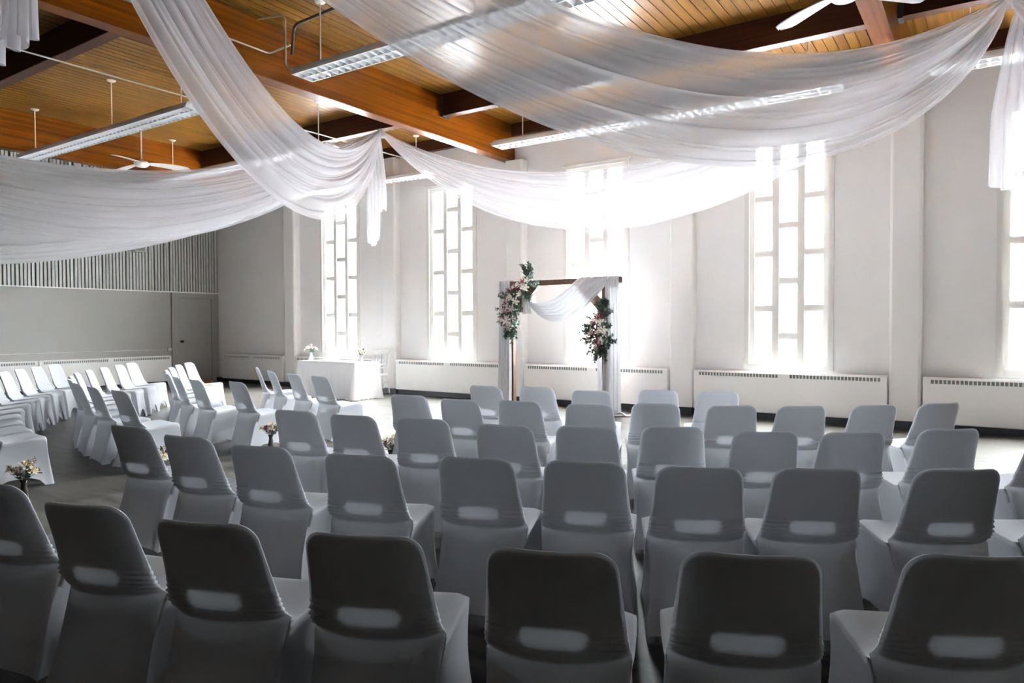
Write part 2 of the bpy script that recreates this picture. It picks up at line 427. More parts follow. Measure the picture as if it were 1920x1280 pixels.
for i, x in enumerate(WIN_X): make_window(i, x)

# ground and shed outside the windows
tag(build(MB().box(-40, WY1 + .6, -.4, 40, 60, -.3), 'ground', M['ground']), 'snow covered yard outside the windows', 'ground', kind='structure')
t = thing('shed', 'pale corrugated metal shed outside the windows', 'building', (2, 26, -.3))
mb = MB()
row = []
for k in range(0, 241):
    x = -10 + k * .1
    row.append((x, 24 + (.03 if k % 2 else 0)))
mb.grid([[(x, y, 1.9) for x, y in row], [(x, y, 5.4) for x, y in row]])
build(mb, 'corrugated_cladding', M['siding'], t)
build(MB().box(-10, 24.05, -.3, 14, 32, 5.4), 'shed_body', M['siding'], t)
build(MB().prism([(23.7, 5.4), (32.3, 5.4), (28, 7.2)], -10.3, 14.3), 'roof', M['siding'], t)

# ------------------------------------------------------------------ end wall: slats, door, heaters
sp = .0722
slat_me = MB().box(0, -.023, 0, .035, .023, CZ - 2.19 - .004).mesh('slat', M['slat'])
tag(build(MB().box(WX0, 2.4, 2.19, WX0 + .012, 10.56, CZ - .002), 'slat_backing', M['slat_back'], wall_left, loc=(0, 0, 0)))
y = 10.53
while y > 2.45:
    o = put('slat', slat_me, wall_left, (WX0 + .0125, y + random.uniform(-.006, .006), 2.19))
    o.rotation_euler = (random.choice([0, 0, 0, 0, .012, -.012]) * random.random(), 0, 0)
    y -= sp
build(MB().box(WX0, 2.4, 2.165, WX0 + .05, 10.6, 2.189), 'ledge', M['trim'], wall_left, loc=(0, 0, 0))
d = thing('door_1', 'flush cream painted door with a dark knob in the corner', 'door', (WX0, 9.97, 0), kind='structure')
fr = MB()
fr.box(WX0, 9.38, 0, WX0 + .05, 9.54, 2.16); fr.box(WX0, 10.40, 0, WX0 + .05, 10.56, 2.16); fr.box(WX0, 9.54, 2.04, WX0 + .05, 10.40, 2.16)
build(fr, 'door_frame', M['door'], d)
build(MB().box(WX0, 9.545, .01, WX0 + .038, 10.395, 2.035), 'door_panel', M['door'], d, bevel=.004)
kn = MB().lathe([(.03, 0), (.03, .006), (.012, .01), (.012, .04), (.028, .05), (.032, .065), (.024, .08), (.004, .084)], 14)
me = kn.mesh('knob', M['dark_metal'], smooth=True); me.transform(Matrix.Rotation(radians(90), 4, 'Y')); put('knob', me, d, (.039, 9.61 - 9.97, 1.01))

FIN = MB().box(-.006, -.004, -.024, .006, .004, .024).mesh('grille_fin', M['heater'])
FINS = MB().box(-.004, -.006, -.024, .004, .006, .024).mesh('grille_fin', M['heater'])
def heater(x0, x1, label, wall='back', nf=24):
    if wall == 'back':
        t = thing('baseboard_heater', label, 'heater', ((x0 + x1) / 2, WY1 - .1, 0), group='convector heaters under the windows')
        yf, zt = 10.43, .69
        b = MB().prism([(10.519, .10), (yf + .012, .10), (yf, .112), (yf, zt - .025), (yf + .02, zt), (10.519, zt)], x0, x1)
        mb = MB(); mb.v = b.v; mb.f = b.f
        build(mb, 'heater_casing', M['heater'], t)
        L = x1 - x0
        for q in range(2):
            a = x0 + .08 + q * (L / 2 + .0); e = x0 + L / 2 - .07 + q * (L / 2)
            g = build(MB().box(a, yf - .003, .612, e, yf + .001, .66), 'grille', M['grille'], t)
            for k in range(nf + 1):
                put('grille_fin', FIN, g, (a + (e - a) * k / nf - t.location.x, yf - .006 - t.location.y, .636))
    else:
        t = thing('baseboard_heater', label, 'heater', (WX0 + .1, (x0 + x1) / 2, 0), group='convector heaters along the end wall')
        xf, zt = WX0 + .17, .69
        mb = MB()
        pr = [(WX0 + .031, .10), (xf - .012, .10), (xf, .112), (xf, zt - .025), (xf - .02, zt), (WX0 + .031, zt)]
        n = len(pr); mb.add([(x, x0, z) for x, z in pr] + [(x, x1, z) for x, z in pr], [(k, (k + 1) % n, n + (k + 1) % n, n + k) for k in range(n)] + [tuple(reversed(range(n))), tuple(range(n, 2 * n))])
        build(mb, 'heater_casing', M['heater'], t)
        L = x1 - x0
        for q in range(2):
            a = x0 + .06 + q * (L / 2); e = x0 + L / 2 - .05 + q * (L / 2)
            g = build(MB().box(xf - .001, a, .612, xf + .003, e, .66), 'grille', M['grille'], t)
            for k in range(nf + 1):
                put('grille_fin', FINS, g, (xf + .006 - t.location.x, a + (e - a) * k / nf - t.location.y, .636))
for k, (a, b, lab) in enumerate([
    (-15.55, -13.27, 'cream convector heater in the corner beside the door'),
    (-12.86, -10.22, 'cream convector heater behind the white signing table'),
    (-9.80, -7.19, 'cream convector heater between the signing table and the arch'),
    (-6.76, -4.12, 'cream convector heater behind the wedding arch'),
    (-3.70, -1.10, 'cream convector heater under the fourth window from the end wall'),
    (-.69, 1.98, 'cream convector heater under the fifth window from the end wall'),
    (2.42, 5.07, 'cream convector heater under the sixth window from the end wall')]):
    heater(a, b, lab, nf=26)
heater(6.52, 9.28, 'cream convector heater on the end wall next to the door', 'left', 30)
heater(3.7, 6.48, 'cream convector heater on the end wall behind the fourth chair row', 'left', 30)
# conduit rail above the end wall heaters
mb = MB().tube([(WX0 + .02, 3.0, .83), (WX0 + .02, 9.36, .83)], .009, 8)
for y in (4, 5.6, 7.2, 8.8): mb.box(WX0 + .0, y - .012, .815, WX0 + .03, y + .012, .845)
mb.box(WX0, 9.28, .80, WX0 + .04, 9.37, .86)
tag(build(mb, 'conduit_rail', M['cable']), 'thin metal conduit on the end wall above its heaters', 'conduit')
# loudspeaker on the slats
t = thing('wall_speaker', 'grey box loudspeaker mounted on the slatted wall', 'speaker', (WX0 + .05, 8.52, 3.03))
build(MB().box(WX0 + .10, 8.40, 3.03, WX0 + .30, 8.64, 3.42), 'cabinet', M['speaker'], t, bevel=.012)
build(MB().box(WX0 + .301, 8.42, 3.05, WX0 + .308, 8.62, 3.40), 'speaker_grille', M['grille'], t)
build(MB().box(WX0 + .05, 8.48, 3.15, WX0 + .10, 8.56, 3.3), 'bracket', M['dark_metal'], t)
# wooden wedge board by the door
tag(build(MB().prism([(9.75, .002), (10.15, .002), (10.15, .055), (9.80, .03)], -15.80, -15.52), 'wooden_board', M['orange_wood']), 'orange wooden board lying on the floor by the door', 'board')

# ------------------------------------------------------------------ pendant fluorescent lights
def pendant(x0, x1, y, label, rods, z0=4.15, zh=.095, wd=.30):
    t = thing('pendant_light', label, 'light', ((x0 + x1) / 2, y, z0), group='suspended fluorescent lights')
    hw = wd / 2
    sec = [(y - hw, z0 + .012), (y - hw, z0 + .03), (y - hw * .62, z0 + zh), (y + hw * .62, z0 + zh), (y + hw, z0 + .03), (y + hw, z0 + .012), (y + hw - .012, z0 + .012), (y + hw * .6, z0 + zh - .012), (y - hw * .6, z0 + zh - .012), (y - hw + .012, z0 + .012)]
    build(MB().prism(sec, x0, x1), 'housing', M['beige_metal'], t)
    for e, s in ((x0, -1), (x1, 1)):
        a, b = sorted((e, e + s * .008))
        build(MB().prism([(y - hw, z0), (y - hw, z0 + .03), (y - hw * .62, z0 + zh), (y + hw * .62, z0 + zh), (y + hw, z0 + .03), (y + hw, z0)], a, b), 'end_cap', M['white_metal'], t)
    lo = MB()
    for yy in (y - hw + .006, y, y + hw - .006): lo.prism([(yy - .006, z0), (yy + .006, z0), (yy + .003, z0 + .06), (yy - .003, z0 + .06)], x0, x1)
    lo.box(x0, y - hw + .014, z0 + .056, x1, y + hw - .014, z0 + .06)
    n = int((x1 - x0) / .105)
    for k in range(n + 1):
        xx = x0 + (x1 - x0) * k / n
        for ya, yb in ((y - hw + .012, y - .006), (y + .006, y + hw - .012)):
            lo.add([(xx - .004, ya, z0), (xx + .004, ya, z0), (xx + .004, yb, z0), (xx - .004, yb, z0), (xx - .042, ya, z0 + .055), (xx + .042, ya, z0 + .055), (xx + .042, yb, z0 + .055), (xx - .042, yb, z0 + .055)],
                   [(0, 3, 2, 1), (0, 1, 5, 4), (2, 3, 7, 6), (1, 2, 6, 5), (3, 0, 4, 7), (4, 5, 6, 7)])
    tag(build(lo, 'louvre', M['louvre'], t), kind='stuff')
    for yy in (y - .07, y + .07):
        build(MB().tube([(x0 + .02, yy, z0 + .071), (x1 - .02, yy, z0 + .072)], .010, 8), 'fluorescent_tube', M['white_metal'], t)
    for rx in rods:
        stem = build(MB().tube([(rx, y, z0 + zh - .003), (rx, y, CZ - .02)], .008, 8), 'stem', M['white_metal'], t)
        cano = build(MB().lathe([(.012, -.028), (.045, -.022), (.062, -.008), (.062, -.0005)], 18, (rx, y, CZ)), 'canopy', M['white_metal'], t, smooth=True); cano.parent = stem
pendant(-13.30, -8.50, 5.36, 'long pendant light with the fan hanging behind it', (-12.99, -10.56, -8.8))
pendant(-6.42, -1.55, 5.36, 'pendant light with white louvre crossing in front of the orange beam', (-6.12, -4.0, -1.9))
pendant(-13.25, -8.60, 7.72, 'pendant light half hidden behind the left ceiling drapes', (-12.99, -10.9, -8.88))
pendant(-13.2, -8.65, 10.12, 'pendant light closest to the windows in the left bay', (-12.9, -8.95))
pendant(-6.42, -1.50, 9.17, 'pendant light closest to the windows in the middle bay', (-5.95, -4.0, -1.85))
pendant(-.55, 4.5, 9.17, 'pendant light behind the hanging drape tail at the right', (-.2, 1.9, 4.2))

# ------------------------------------------------------------------ ceiling fans
def fan(x, y, zh, ztop, ang, label, R=.68):
    t = thing('ceiling_fan', label, 'fan', (x, y, zh), group='white three-blade ceiling fans')
    build(MB().lathe([(.03, -.05), (.085, -.048), (.12, -.02), (.125, .01), (.10, .045), (.045, .06), (.03, .075)], 22, (x, y, zh)), 'motor', M['white_metal'], t, smooth=True)
    build(MB().tube([(x, y, zh + .07), (x, y, ztop - .02)], .014, 10), 'downrod', M['white_metal'], t)
    build(MB().lathe([(.018, -.10), (.05, -.085), (.065, -.03), (.065, -.001)], 18, (x, y, ztop)), 'canopy', M['white_metal'], t, smooth=True)
    for k in range(3):
        a = ang + k * 2 * pi / 3; ca, sa = cos(a), sin(a)
        P = []
        for i in range(13):
            u = i / 12; r = .10 + u * (R - .10)
            hw = 1.35 * (.035 + .045 * sin(pi * min(1, u * 1.25) ** .8 * .5)) * (1 if u < .82 else sqrt(max(0.0, 1 - ((u - .82) / .181) ** 2)))
            rowp = []
            for j in range(7):
                s = -1 + j / 3; ox = r; oy = s * hw; oz = .012 - .20 * oy + .01 * (1 - s * s)
                rowp.append((x + ox * ca - oy * sa, y + ox * sa + oy * ca, zh + oz - .05 * u * u))
            P.append(rowp)
        b = build(MB().grid(P), 'blade', M['white_metal'], t, smooth=True)
        md = b.modifiers.new('thickness', 'SOLIDIFY'); md.thickness = .008; md.offset = 0
fan(-12.42, 6.8, 4.23, CZ, radians(61.3), 'white three-blade ceiling fan above the left block of chairs', .80)
fan(-.965, 6.14, 3.965, 4.284, radians(150), 'white ceiling fan hung from the brown beam', .66)

# conduits and cable
def bend(pts, r=.06, n=5):
    pts = [Vector(p) for p in pts]; out = [pts[0]]
    for i in range(1, len(pts) - 1):
        a = (pts[i - 1] - pts[i]).normalized(); b = (pts[i + 1] - pts[i]).normalized()
        p, q = pts[i] + a * r, pts[i] + b * r
        for k in range(n + 1):
            u = k / n; out.append(p * (1 - u) ** 2 + pts[i] * 2 * u * (1 - u) + q * u * u)
    return out + [pts[-1]]
tag(build(MB().tube(bend([(-7.03, 5.22, 4.90), (-6.66, 5.32, 4.90), (-6.66, 5.32, 4.30), (-6.43, 5.36, 4.27)], .07), .012, 8), 'conduit_pipe', M['cable'], smooth=True), 'bent metal conduit feeding the pendant light by the orange beam', 'conduit')
tag(build(MB().tube(bend([(-6.60, 5.36, 4.45), (-6.60, 5.40, 4.80), (-4.2, 5.40, 4.885)], .09), .017, 8), 'conduit_pipe', M['dark_metal'], smooth=True), 'dark conduit running under the ceiling planks of the middle bay', 'conduit')
tag(build(MB().tube(bend([(-7.02, 3.2, 4.56), (-7.02, 5.38, 4.56), (-6.70, 5.42, 4.60)], .06), .011, 8), 'conduit_pipe', M['cable'], smooth=True), 'light metal conduit along the face of the orange beam', 'conduit')
tag(build(MB().tube([(-9.2, WY0 + .02, 4.53), (-9.2, WY1 - .16, 4.53)], .011, 8), 'support_cable', M['cable']), 'thin taut cable passing behind the left drapes to the windows', 'cable')

# ================================================================== CEILING DRAPES
KA, KB, KC = (-8.30, 8.50), (.13, 8.50), (-3.97, 1.58)
KG, KH, KJ = (-12.40, 1.6), (4.3, 1.6), (-15.9, -.9)
def swag(P, Q, label, seed, top=1.17, bot=1.97, z0=4.56, loops=8, bellyside=.18, et=1.0, eb=.78, dt=0.0, db=0.0):
    rnd = random.Random(seed)
    P, Q = Vector((*P, 0)), Vector((*Q, 0)); d = (Q - P); nrm = Vector((-d.y, d.x, 0)).normalized()
    NT, NS = 84, 190
    ph = [rnd.uniform(0, 6.28) for _ in range(12)]; am = [rnd.uniform(.6, 1.3) for _ in range(12)]
    rows = []
    for i in range(NT + 1):
        t = .5 - .5 * cos(pi * i / NT)
        t = .5 * t + .5 * i / NT
        env = 4 * t * (1 - t); pin = sqrt(max(env, 0)); row = []
        for j in range(NS + 1):
            s = j / NS
            # folds run the length of the cloth and drift a little as they go
            a = 2 * pi * loops * (s + .015 * sin(2 * pi * t + ph[0])) + .7 * sin(2 * pi * s * 2 + ph[1])
            aw = (.55 + .45 * sin(2 * pi * s * 3.3 + ph[2])) * (.7 + .3 * sin(3 * pi * t + ph[3] + 5 * s))
            am0 = .032 * aw * min(1, s * 8, (1 - s) * 10)
            b = 2 * pi * loops * 2.7 * s + ph[4] + 1.2 * sin(4 * t + ph[5])
            base = top + (bot - top) * (s + .05 * sin(2 * pi * s + ph[6]))
            sag = base * env ** (et + (eb - et) * s) - t * (dt + (db - dt) * s) + am0 * 1.5 * sin(a) * pin + .004 * sin(b) * pin * min(1, s * 8, (1 - s) * 10)
            off = bellyside * sin(pi * s) * env * .5 + am0 * 1.9 * cos(a) * (pin * .8 + .2) + .008 * cos(b) * pin
            p = P + d * t + nrm * off
            # last hand's breadth at either end: cloth bunched into the knot
            row.append((p.x, p.y, z0 - sag - .05 * (1 - pin) ** 2 * (s - .5)))
        rows.append(row)
    return tag(build(MB().grid(rows), 'ceiling_drape', M['drape'], smooth=True, fix=False), label, 'drape', 'sheer white swags of the ceiling canopy')
swag(KA, KB, 'sheer white ceiling swag hanging in front of the arch windows', 1, loops=6, eb=.9)
swag(KB, KC, 'wide sheer white ceiling swag sweeping up over the seats to the right knot', 2, top=1.17, bot=2.12, loops=7, et=1.05, eb=.70, dt=.05, db=.18)
swag(KA, KC, 'sheer white ceiling swag dipping steeply before the first window', 3, top=1.15, bot=1.98, loops=6, bellyside=-.10, eb=.64, dt=.25)
swag(KA, KG, 'sheer white ceiling swag spanning in front of the slatted wall', 4, top=1.0, bot=2.03, loops=8, eb=.85)
swag(KA, KJ, 'sheer white ceiling swag low in the corner behind the slatted wall swag', 5, top=1.2, bot=2.25, z0=4.50, loops=8)
swag(KB, KH, 'sheer white ceiling swag running off beyond the right knot', 6)

def tail(cx, cy, ztop, zlong, zshort, wtop, wbot, ang, label, seed, split=.62, pleats=5):
    rnd = random.Random(seed); ca, sa = cos(ang), sin(ang); ph = rnd.uniform(0, 6)
    NS, NZ = 90, 40; rows = []
    for i in range(NZ + 1):
        v = i / NZ; row = []
        for j in range(NS + 1):
            s = j / NS
            zb = zlong + .05 * sin(s * 9 + ph) if s < split else zshort + .03 * sin(s * 14 + ph)
            if split - .12 < s < split: zb = zlong + .16 * (s - split + .12) / .12 + .05 * sin(s * 9 + ph)
            z = ztop + (zb - ztop) * v
            u = (ztop - z) / (ztop - zlong)
            w_ = wtop + (wbot - wtop) * min(1, u * 1.6) ** .7
            a = 2 * pi * pleats * s + ph
            lx = (s - .5) * w_ + .022 * sin(a * 1.0 + .6 * u) * (.3 + u); ly = .045 * cos(a + .8 * u) * (.35 + .65 * u) + .015 * sin(7 * u + 5 * s)
            row.append((cx + lx * ca - ly * sa, cy + lx * sa + ly * ca, z))
        rows.append(row)
    return tag(build(MB().grid(rows), 'drape_tail', M['drape'], smooth=True, fix=False), label, 'drape', 'hanging tails at the drape knots')
tail(-8.31, 8.44, 4.5, 2.73, 3.24, .14, .36, radians(8), 'sheer white drape tail hanging from the knot at the orange beam', 11)
tail(.30, 8.42, 4.5, 2.72, 2.95, .16, .62, radians(8), 'sheer white drape tail hanging from the right knot before the fifth window', 12, split=.8, pleats=6)
tail(-4.07, 1.56, 4.52, 2.74, 2.77, .14, .36, radians(20), 'dim sheer white drape tail hanging overhead at the hall centre', 13, split=.45, pleats=6)
# knots: bunched fabric tie under the cross beam
for (kx, ky), lab in ((KA, 'gathered drape knot tied under the cross beam by the orange beam'), (KB, 'gathered drape knot tied under the cross beam at the right'), (KC, 'gathered drape knot at the centre of the hall')):
    rows = []
    for i in range(13):
        v = i / 12; z = 4.585 - .14 * v; row = []
        for j in range(36):
            a = 2 * pi * j / 36; r = (.018 + .055 * v ** .8) * (1 + .22 * sin(9 * a + 2 * v))
            row.append((kx + r * cos(a) * 1.3, ky + r * sin(a), z))
        rows.append(row)
    t = thing('drape_knot', lab, 'knot', (kx, ky, 4.585), group='knots of the ceiling drapes')
    build(MB().grid(rows, close=True), 'bunched_fabric', M['drape_dense'], t, smooth=True)
    if (kx, ky) == KC: build(MB().tube([(kx, ky, 4.58), (kx, ky, CZ)], .006, 6), 'cord', M['cable'], t)
    else: build(MB().tube([(kx, ky, 4.58), (kx, ky + .05, 4.60)], .008, 6), 'cord', M['cable'], t)

# ================================================================== CHAIRS
TOPZ, JZ = .77, .418
def back_y(z): return -.215 - .105 * max(0, (z - JZ) / (TOPZ - JZ)) ** 1.15
def back_w(z):
    pts = [(JZ, .216), (.47, .210), (.53, .203), (.61, .194), (.70, .185), (.77, .178)]
    for (a, b), (c, e) in zip(pts, pts[1:]):
        if z <= c: return b + (e - b) * max(0, (z - a) / (c - a))
    return pts[-1][1]
def round_w(z):
    r = .062; dz = TOPZ - z; wv = back_w(z)
    return wv - r + sqrt(max(0, r * r - (r - dz) ** 2)) if dz < r else wv
def chair_cover(seed):
    rnd = random.Random(seed); p1, p2, p3 = [rnd.uniform(0, 6.28) for _ in range(3)]
    mb = MB(); NU = 30; us = [-1 + 2 * j / NU for j in range(NU + 1)]
    zs = [TOPZ, TOPZ - .002, TOPZ - .006, TOPZ - .012, TOPZ - .02, TOPZ - .03, TOPZ - .043, TOPZ - .058]
    z = zs[-1]
    while z > .60: z -= .022; zs.append(z)
    while z > JZ + .004: z -= .0048; zs.append(z)
    zs[-1] = JZ
    def wrinkle(x, z, u, sd):
        m = exp(-((z - .482) / .042) ** 2) * (max(0, abs(u) - .35) / .65) ** 1.2
        side = p1 if u < 0 else p2
        f = .0085 * m * (1 + sin(2 * pi * z / .021 + 3.5 * abs(u) + side + 1.5 * sin(40 * z + p3)))
        # slack folds running from one top corner
        c = exp(-(((x - .12 * (1 if p3 > 3 else -1)) / .05) ** 2 + ((z - .70) / .045) ** 2))
        f += .0036 * c * (1 + sin(2 * pi * (z * .7 + x * .7) / .022 + p2))
        # cross band under the handle
        f += .0022 * exp(-((z - .442) / .012) ** 2) * (1 + sin(2 * pi * z / .014 + 6 * u + p1))
        return f * sd
    T = .024
    rear, front = [], []
    for i, z in enumerate(zs):
        wv = round_w(z); rr, fr = [], []
        dz = TOPZ - z; hk = sqrt(max(0, 1 - (1 - min(1, dz / .018)) ** 2))          # rounded top hem
        for u in us:
            x = u * wv; curve = .042 * (x / .2) ** 2; edge = (1 - abs(u) ** 9)
            yc = back_y(z) + T / 2 + curve
            hip = .035 * max(0, 1 - (z - JZ) / .06) ** 2 * abs(u) ** 3
            rr.append((x, yc + hip - T / 2 * hk * (.25 + .75 * edge) - wrinkle(x, z, u, 1), z))
            fr.append((x, yc + hip + T / 2 * hk * (.25 + .75 * edge) + wrinkle(x, z, u, .5), z))
        rear.append(rr); front.append(fr)
    NJ = len(zs) - 1
    # seat: on from the junction row of the front sheet
    prof = [(-.150, .408, .218), (-.125, .405, .221), (-.09, .406, .222), (-.03, .412, .224), (.05, .421, .225), (.12, .428, .225), (.17, .431, .223), (.20, .429, .220), (.217, .421, .218), (.226, .408, .216), (.230, .392, .214)]
    for yy, zz, wv in prof:
        front.append([(u * wv, yy - .03 * abs(u) ** 4 * (1 if yy > .1 else 0) + (.02 * abs(u) ** 3 * (1 if yy < -.1 else 0)), zz - .012 * (1 - u * u) + (-.010 * max(0, abs(u) - .8) / .2 if yy > -.12 else 0)) for u in us])
    NF = len(front) - 1
    NK = 14
    def hem(u, hgt, wid): return .004 + hgt * sqrt(max(0, 1 - (u / wid) ** 2))
    for k in range(1, NK + 1):            # rear skirt
        v = k / NK; row = []
        for j, u in enumerate(us):
            x0, y0, z0 = rear[NJ][j]
            wv = .216 + (-.014 * sin(pi * min(1, v * 1.15)) + .010 * v); zb = hem(u, .022, 1.0)
            yb = -.268 + .004 * abs(u)
            row.append((u * wv + .003 * sin(9 * v + 4 * u + p1) * v * (1 - v), y0 + (yb - y0) * v ** .85 + .004 * sin(5 * u + p2) * sin(pi * v), z0 + (zb - z0) * v))
        rear.append(row)
    for k in range(1, NK + 1):            # front skirt
        v = k / NK; row = []
        for j, u in enumerate(us):
            x0, y0, z0 = front[NF][j]; zb = hem(u, .13, .62)
            wv = .214 + (-.014 * sin(pi * v) + .008 * v)
            yb = .255 - .015 * (1 - u * u)
            row.append((u * wv, y0 + (yb - y0) * v + .018 * (1 - u * u) * -sin(pi * v), z0 + (zb - z0) * v))
        front.append(row)
    mb.grid(rear); mb.grid(front)
    for sd in (0, -1):
        mb.grid([[rear[i][sd], tuple((a + b) / 2 + (0.0015 * (1 if sd else -1) if q == 0 else 0) for q, (a, b) in enumerate(zip(rear[i][sd], front[i][sd]))), front[i][sd]] for i in range(NJ + 1)])
        Tc = [Vector(rear[NJ][sd])] + [Vector(front[i][sd]) for i in range(NJ, NF + 1)]
        L = [Vector(rear[NJ + k][sd]) for k in range(NK + 1)]; R = [Vector(front[NF + k][sd]) for k in range(NK + 1)]
        # arc-length-like parameter along the top
        ds = [0.0]
        for a, b in zip(Tc, Tc[1:]): ds.append(ds[-1] + (b - a).length)
        ts = [q / ds[-1] for q in ds]; P = []
        sx = 1 if sd else -1
        for k in range(NK + 1):
            b = k / NK; row = []
            for i, a in enumerate(ts):
                B = L[-1].lerp(R[-1], a); B.z = .004 + .085 * max(0, 1 - ((a - .5) / .36) ** 2) ** .5
                c00, c10, c01, c11 = Tc[0], Tc[-1], L[-1], R[-1]
                p = Tc[i] * (1 - b) + B * b + L[k] * (1 - a) + R[k] * a - (c00 * (1 - a) * (1 - b) + c10 * a * (1 - b) + c01 * (1 - a) * b + c11 * a * b)
                p.x -= sx * .022 * sin(pi * a) * sin(pi * b)
                row.append(p)
            P.append(row)
        mb.grid(P)
    mb.grid([rear[0], front[0]])
    return mb.mesh('stretch_cover', M['cover'], smooth=True, weld=.0006)
def chair_shell():
    mb = MB(); N = 64
    # hole outline (x,z) and outer outline (x,z), ray-matched
    hz, hw, hh, hr = .497, .098, .031, .030
    inner, outer = [], []
    for k in range(N):
        a = 2 * pi * k / N; c, s = cos(a), sin(a)
        t = 1.0
        lo, hi = 0, .4
        def inside_h(x, z):
            qx, qz = max(abs(x) - (hw - hr), 0), max(abs(z - hz) - (hh - hr), 0); return qx * qx + qz * qz < hr * hr
        def inside_o(x, z): return JZ + .006 < z < TOPZ - .005 and abs(x) < round_w(min(TOPZ - .001, z + .004)) - (.006 if z > .6 else .009)
        for fn, L in ((inside_h, inner), (inside_o, outer)):
            lo, hi = 0, .5
            for _ in range(24):
                m = (lo + hi) / 2
                if fn(m * c, hz + m * s): lo = m
                else: hi = m
            L.append((lo * c, hz + lo * s))
    R = 9; rows = []
    for i in range(R + 1):
        f = i / R
        rows.append([((a[0] * (1 - f) + b[0] * f), (a[1] * (1 - f) + b[1] * f)) for a, b in zip(inner, outer)])
    def pos(x, z):
        wv = round_w(min(z, TOPZ - .03)); u = min(1, abs(x) / wv)
        return (x, back_y(z) + .0112 + .042 * (x / .2) ** 2 + .035 * max(0, 1 - (z - JZ) / .06) ** 2 * u ** 3, z)
    P = [[pos(x, z) for x, z in r] for r in rows]
    mb.grid(P, close=True)
    # seat pan
    S_ = []
    for yy, zz, wv in [(-.150, .398, .185), (-.14, .394, .188), (-.12, .390, .19), (-.06, .390, .194), (.04, .398, .194), (.13, .406, .190), (.18, .406, .184), (.195, .392, .178)]:
        S_.append([(u * wv, yy, zz - .012 * (1 - u * u) - .004) for u in [-1 + q / 5 for q in range(11)]])
    mb.grid(S_)
    return mb.mesh('seat_shell', M['shell'], smooth=True, fix=False)
covers = [chair_cover(21 + k) for k in range(4)]
shell = chair_shell()
legs = []
for sx in (-1, 1):
    legs.append(MB().tube([(sx * .15, -.12, .372), (sx * .165, -.16, .35), (sx * .176, -.236, .006)], .010, 8).mesh('leg', M['metal'], smooth=True))
    legs.append(MB().tube([(sx * .15, .10, .380), (sx * .165, .155, .37), (sx * .172, .222, .006)], .010, 8).mesh('leg', M['metal'], smooth=True))
proto = []
for k, cv in enumerate(covers):
    t = thing('covered_chair', 'x', 'chair')
    put('stretch_cover', cv, t); s = put('seat_shell', shell, t)
    md = s.modifiers.new('thickness', 'SOLIDIFY'); md.thickness = .005; md.offset = 0
    s['label'] = 'grey plastic shell with a handle slot showing through the cloth'
    for g in legs: put('leg', g, t)
    proto.append(t)
TR, TM, TL = Vector((-4.65, 10.6)), Vector((-5.6, 10.6)), Vector((-6.0, 10.6))
used = set(); NCH = [0]
def chair(x, y, tgt, label, group, jitter=.03):
    """x,y = top centre of the backrest."""
    rnd = random.Random(int(x * 1000) * 31 + int(y * 1000))
    if tgt is TR and -x > .84 * y: tgt = TM
    d = Vector((tgt.x - x, tgt.y - y)).normalized()
    rz = atan2(d.y, d.x) - pi / 2 + rnd.uniform(-jitter, jitter)
    fwd = Vector((-sin(rz), cos(rz)))
    c = Vector((x, y)) + fwd * .305
    k = NCH[0] % 4; NCH[0] += 1
    if k not in used: t = proto[k]; used.add(k)
    else: t = copy_tree(proto[k])
    t.location = (c.x, c.y, 0); t.rotation_euler = (0, 0, rz); tag(t, label, 'chair', group)
ROWS = {
 'R1': [(-3.26, 1.13), (-2.6, 1.17), (-2.04, 1.27), (-1.52, 1.45), (-.98, 1.63), (-.51, 1.90), (.0, 2.22)],
 'R2': [(-4.39, 2.27), (-3.71, 2.23), (-3.09, 2.25), (-2.47, 2.35), (-1.96, 2.59), (-1.49, 2.78), (-1.01, 2.94), (-.58, 3.19), (-.08, 3.49), (.40, 3.82)],
 'R3': [(-4.16, 3.34), (-3.6, 3.37), (-3.07, 3.49), (-2.46, 3.55), (-2.0, 3.76), (-1.55, 4.02), (-1.03, 4.12), (-.61, 4.37), (-.16, 4.80), (.37, 5.06)],
 'R4': [(-4.22, 4.62), (-3.62, 4.57), (-3.13, 4.73), (-2.54, 4.83), (-2.12, 5.14), (-1.58, 5.31), (-1.13, 5.55), (-.68, 5.91), (-.28, 6.33)],
 'R5': [(-4.19, 5.71), (-3.68, 5.88), (-3.04, 5.81), (-2.53, 6.18), (-2.00, 6.30)],
}
rname = {'R1': 'rear', 'R2': 'fourth', 'R3': 'third', 'R4': 'second', 'R5': 'front'}
for k, pts in ROWS.items():
    for i, (x, y) in enumerate(pts):
        chair(x, y, TR, f'white-covered chair, {ORD[i]} from the aisle in the {rname[k]} row of the right block', f'chairs in the {rname[k]} row of the right block')
def polar(a, r): return (-4 + r * cos(radians(a)), 12.2 + r * sin(radians(a)))
L1 = [(-6.69, 5.75), (-7.30, 5.86), (-8.05, 6.10), (-8.80, 6.45)]
L2 = [(-6.83, 4.72)] + [polar(a, r) for a, r in ((-114.8, 8.32), (-119.2, 8.47), (-124.0, 8.58), (-128.8, 8.67), (-133.3, 8.74), (-137.9, 8.83), (-142.3, 8.9))]
L3 = [polar(-108.3 - 3.85 * i, r) for i, r in enumerate((9.18, 9.34, 9.46, 9.56, 9.64, 9.71, 9.74, 9.75, 9.78, 9.88))]
L4 = [polar(-107.3 - 3.37 * i, 10.30 + .062 * i) for i in range(11)]
for nm, pts in (('front', L1), ('second', L2), ('third', L3), ('rear', L4)):
    for i, (x, y) in enumerate(pts):
        chair(x, y, TL, f'white-covered chair, {ORD[i]} from the aisle in the {nm} row of the left block', f'chairs in the {nm} row of the left block')

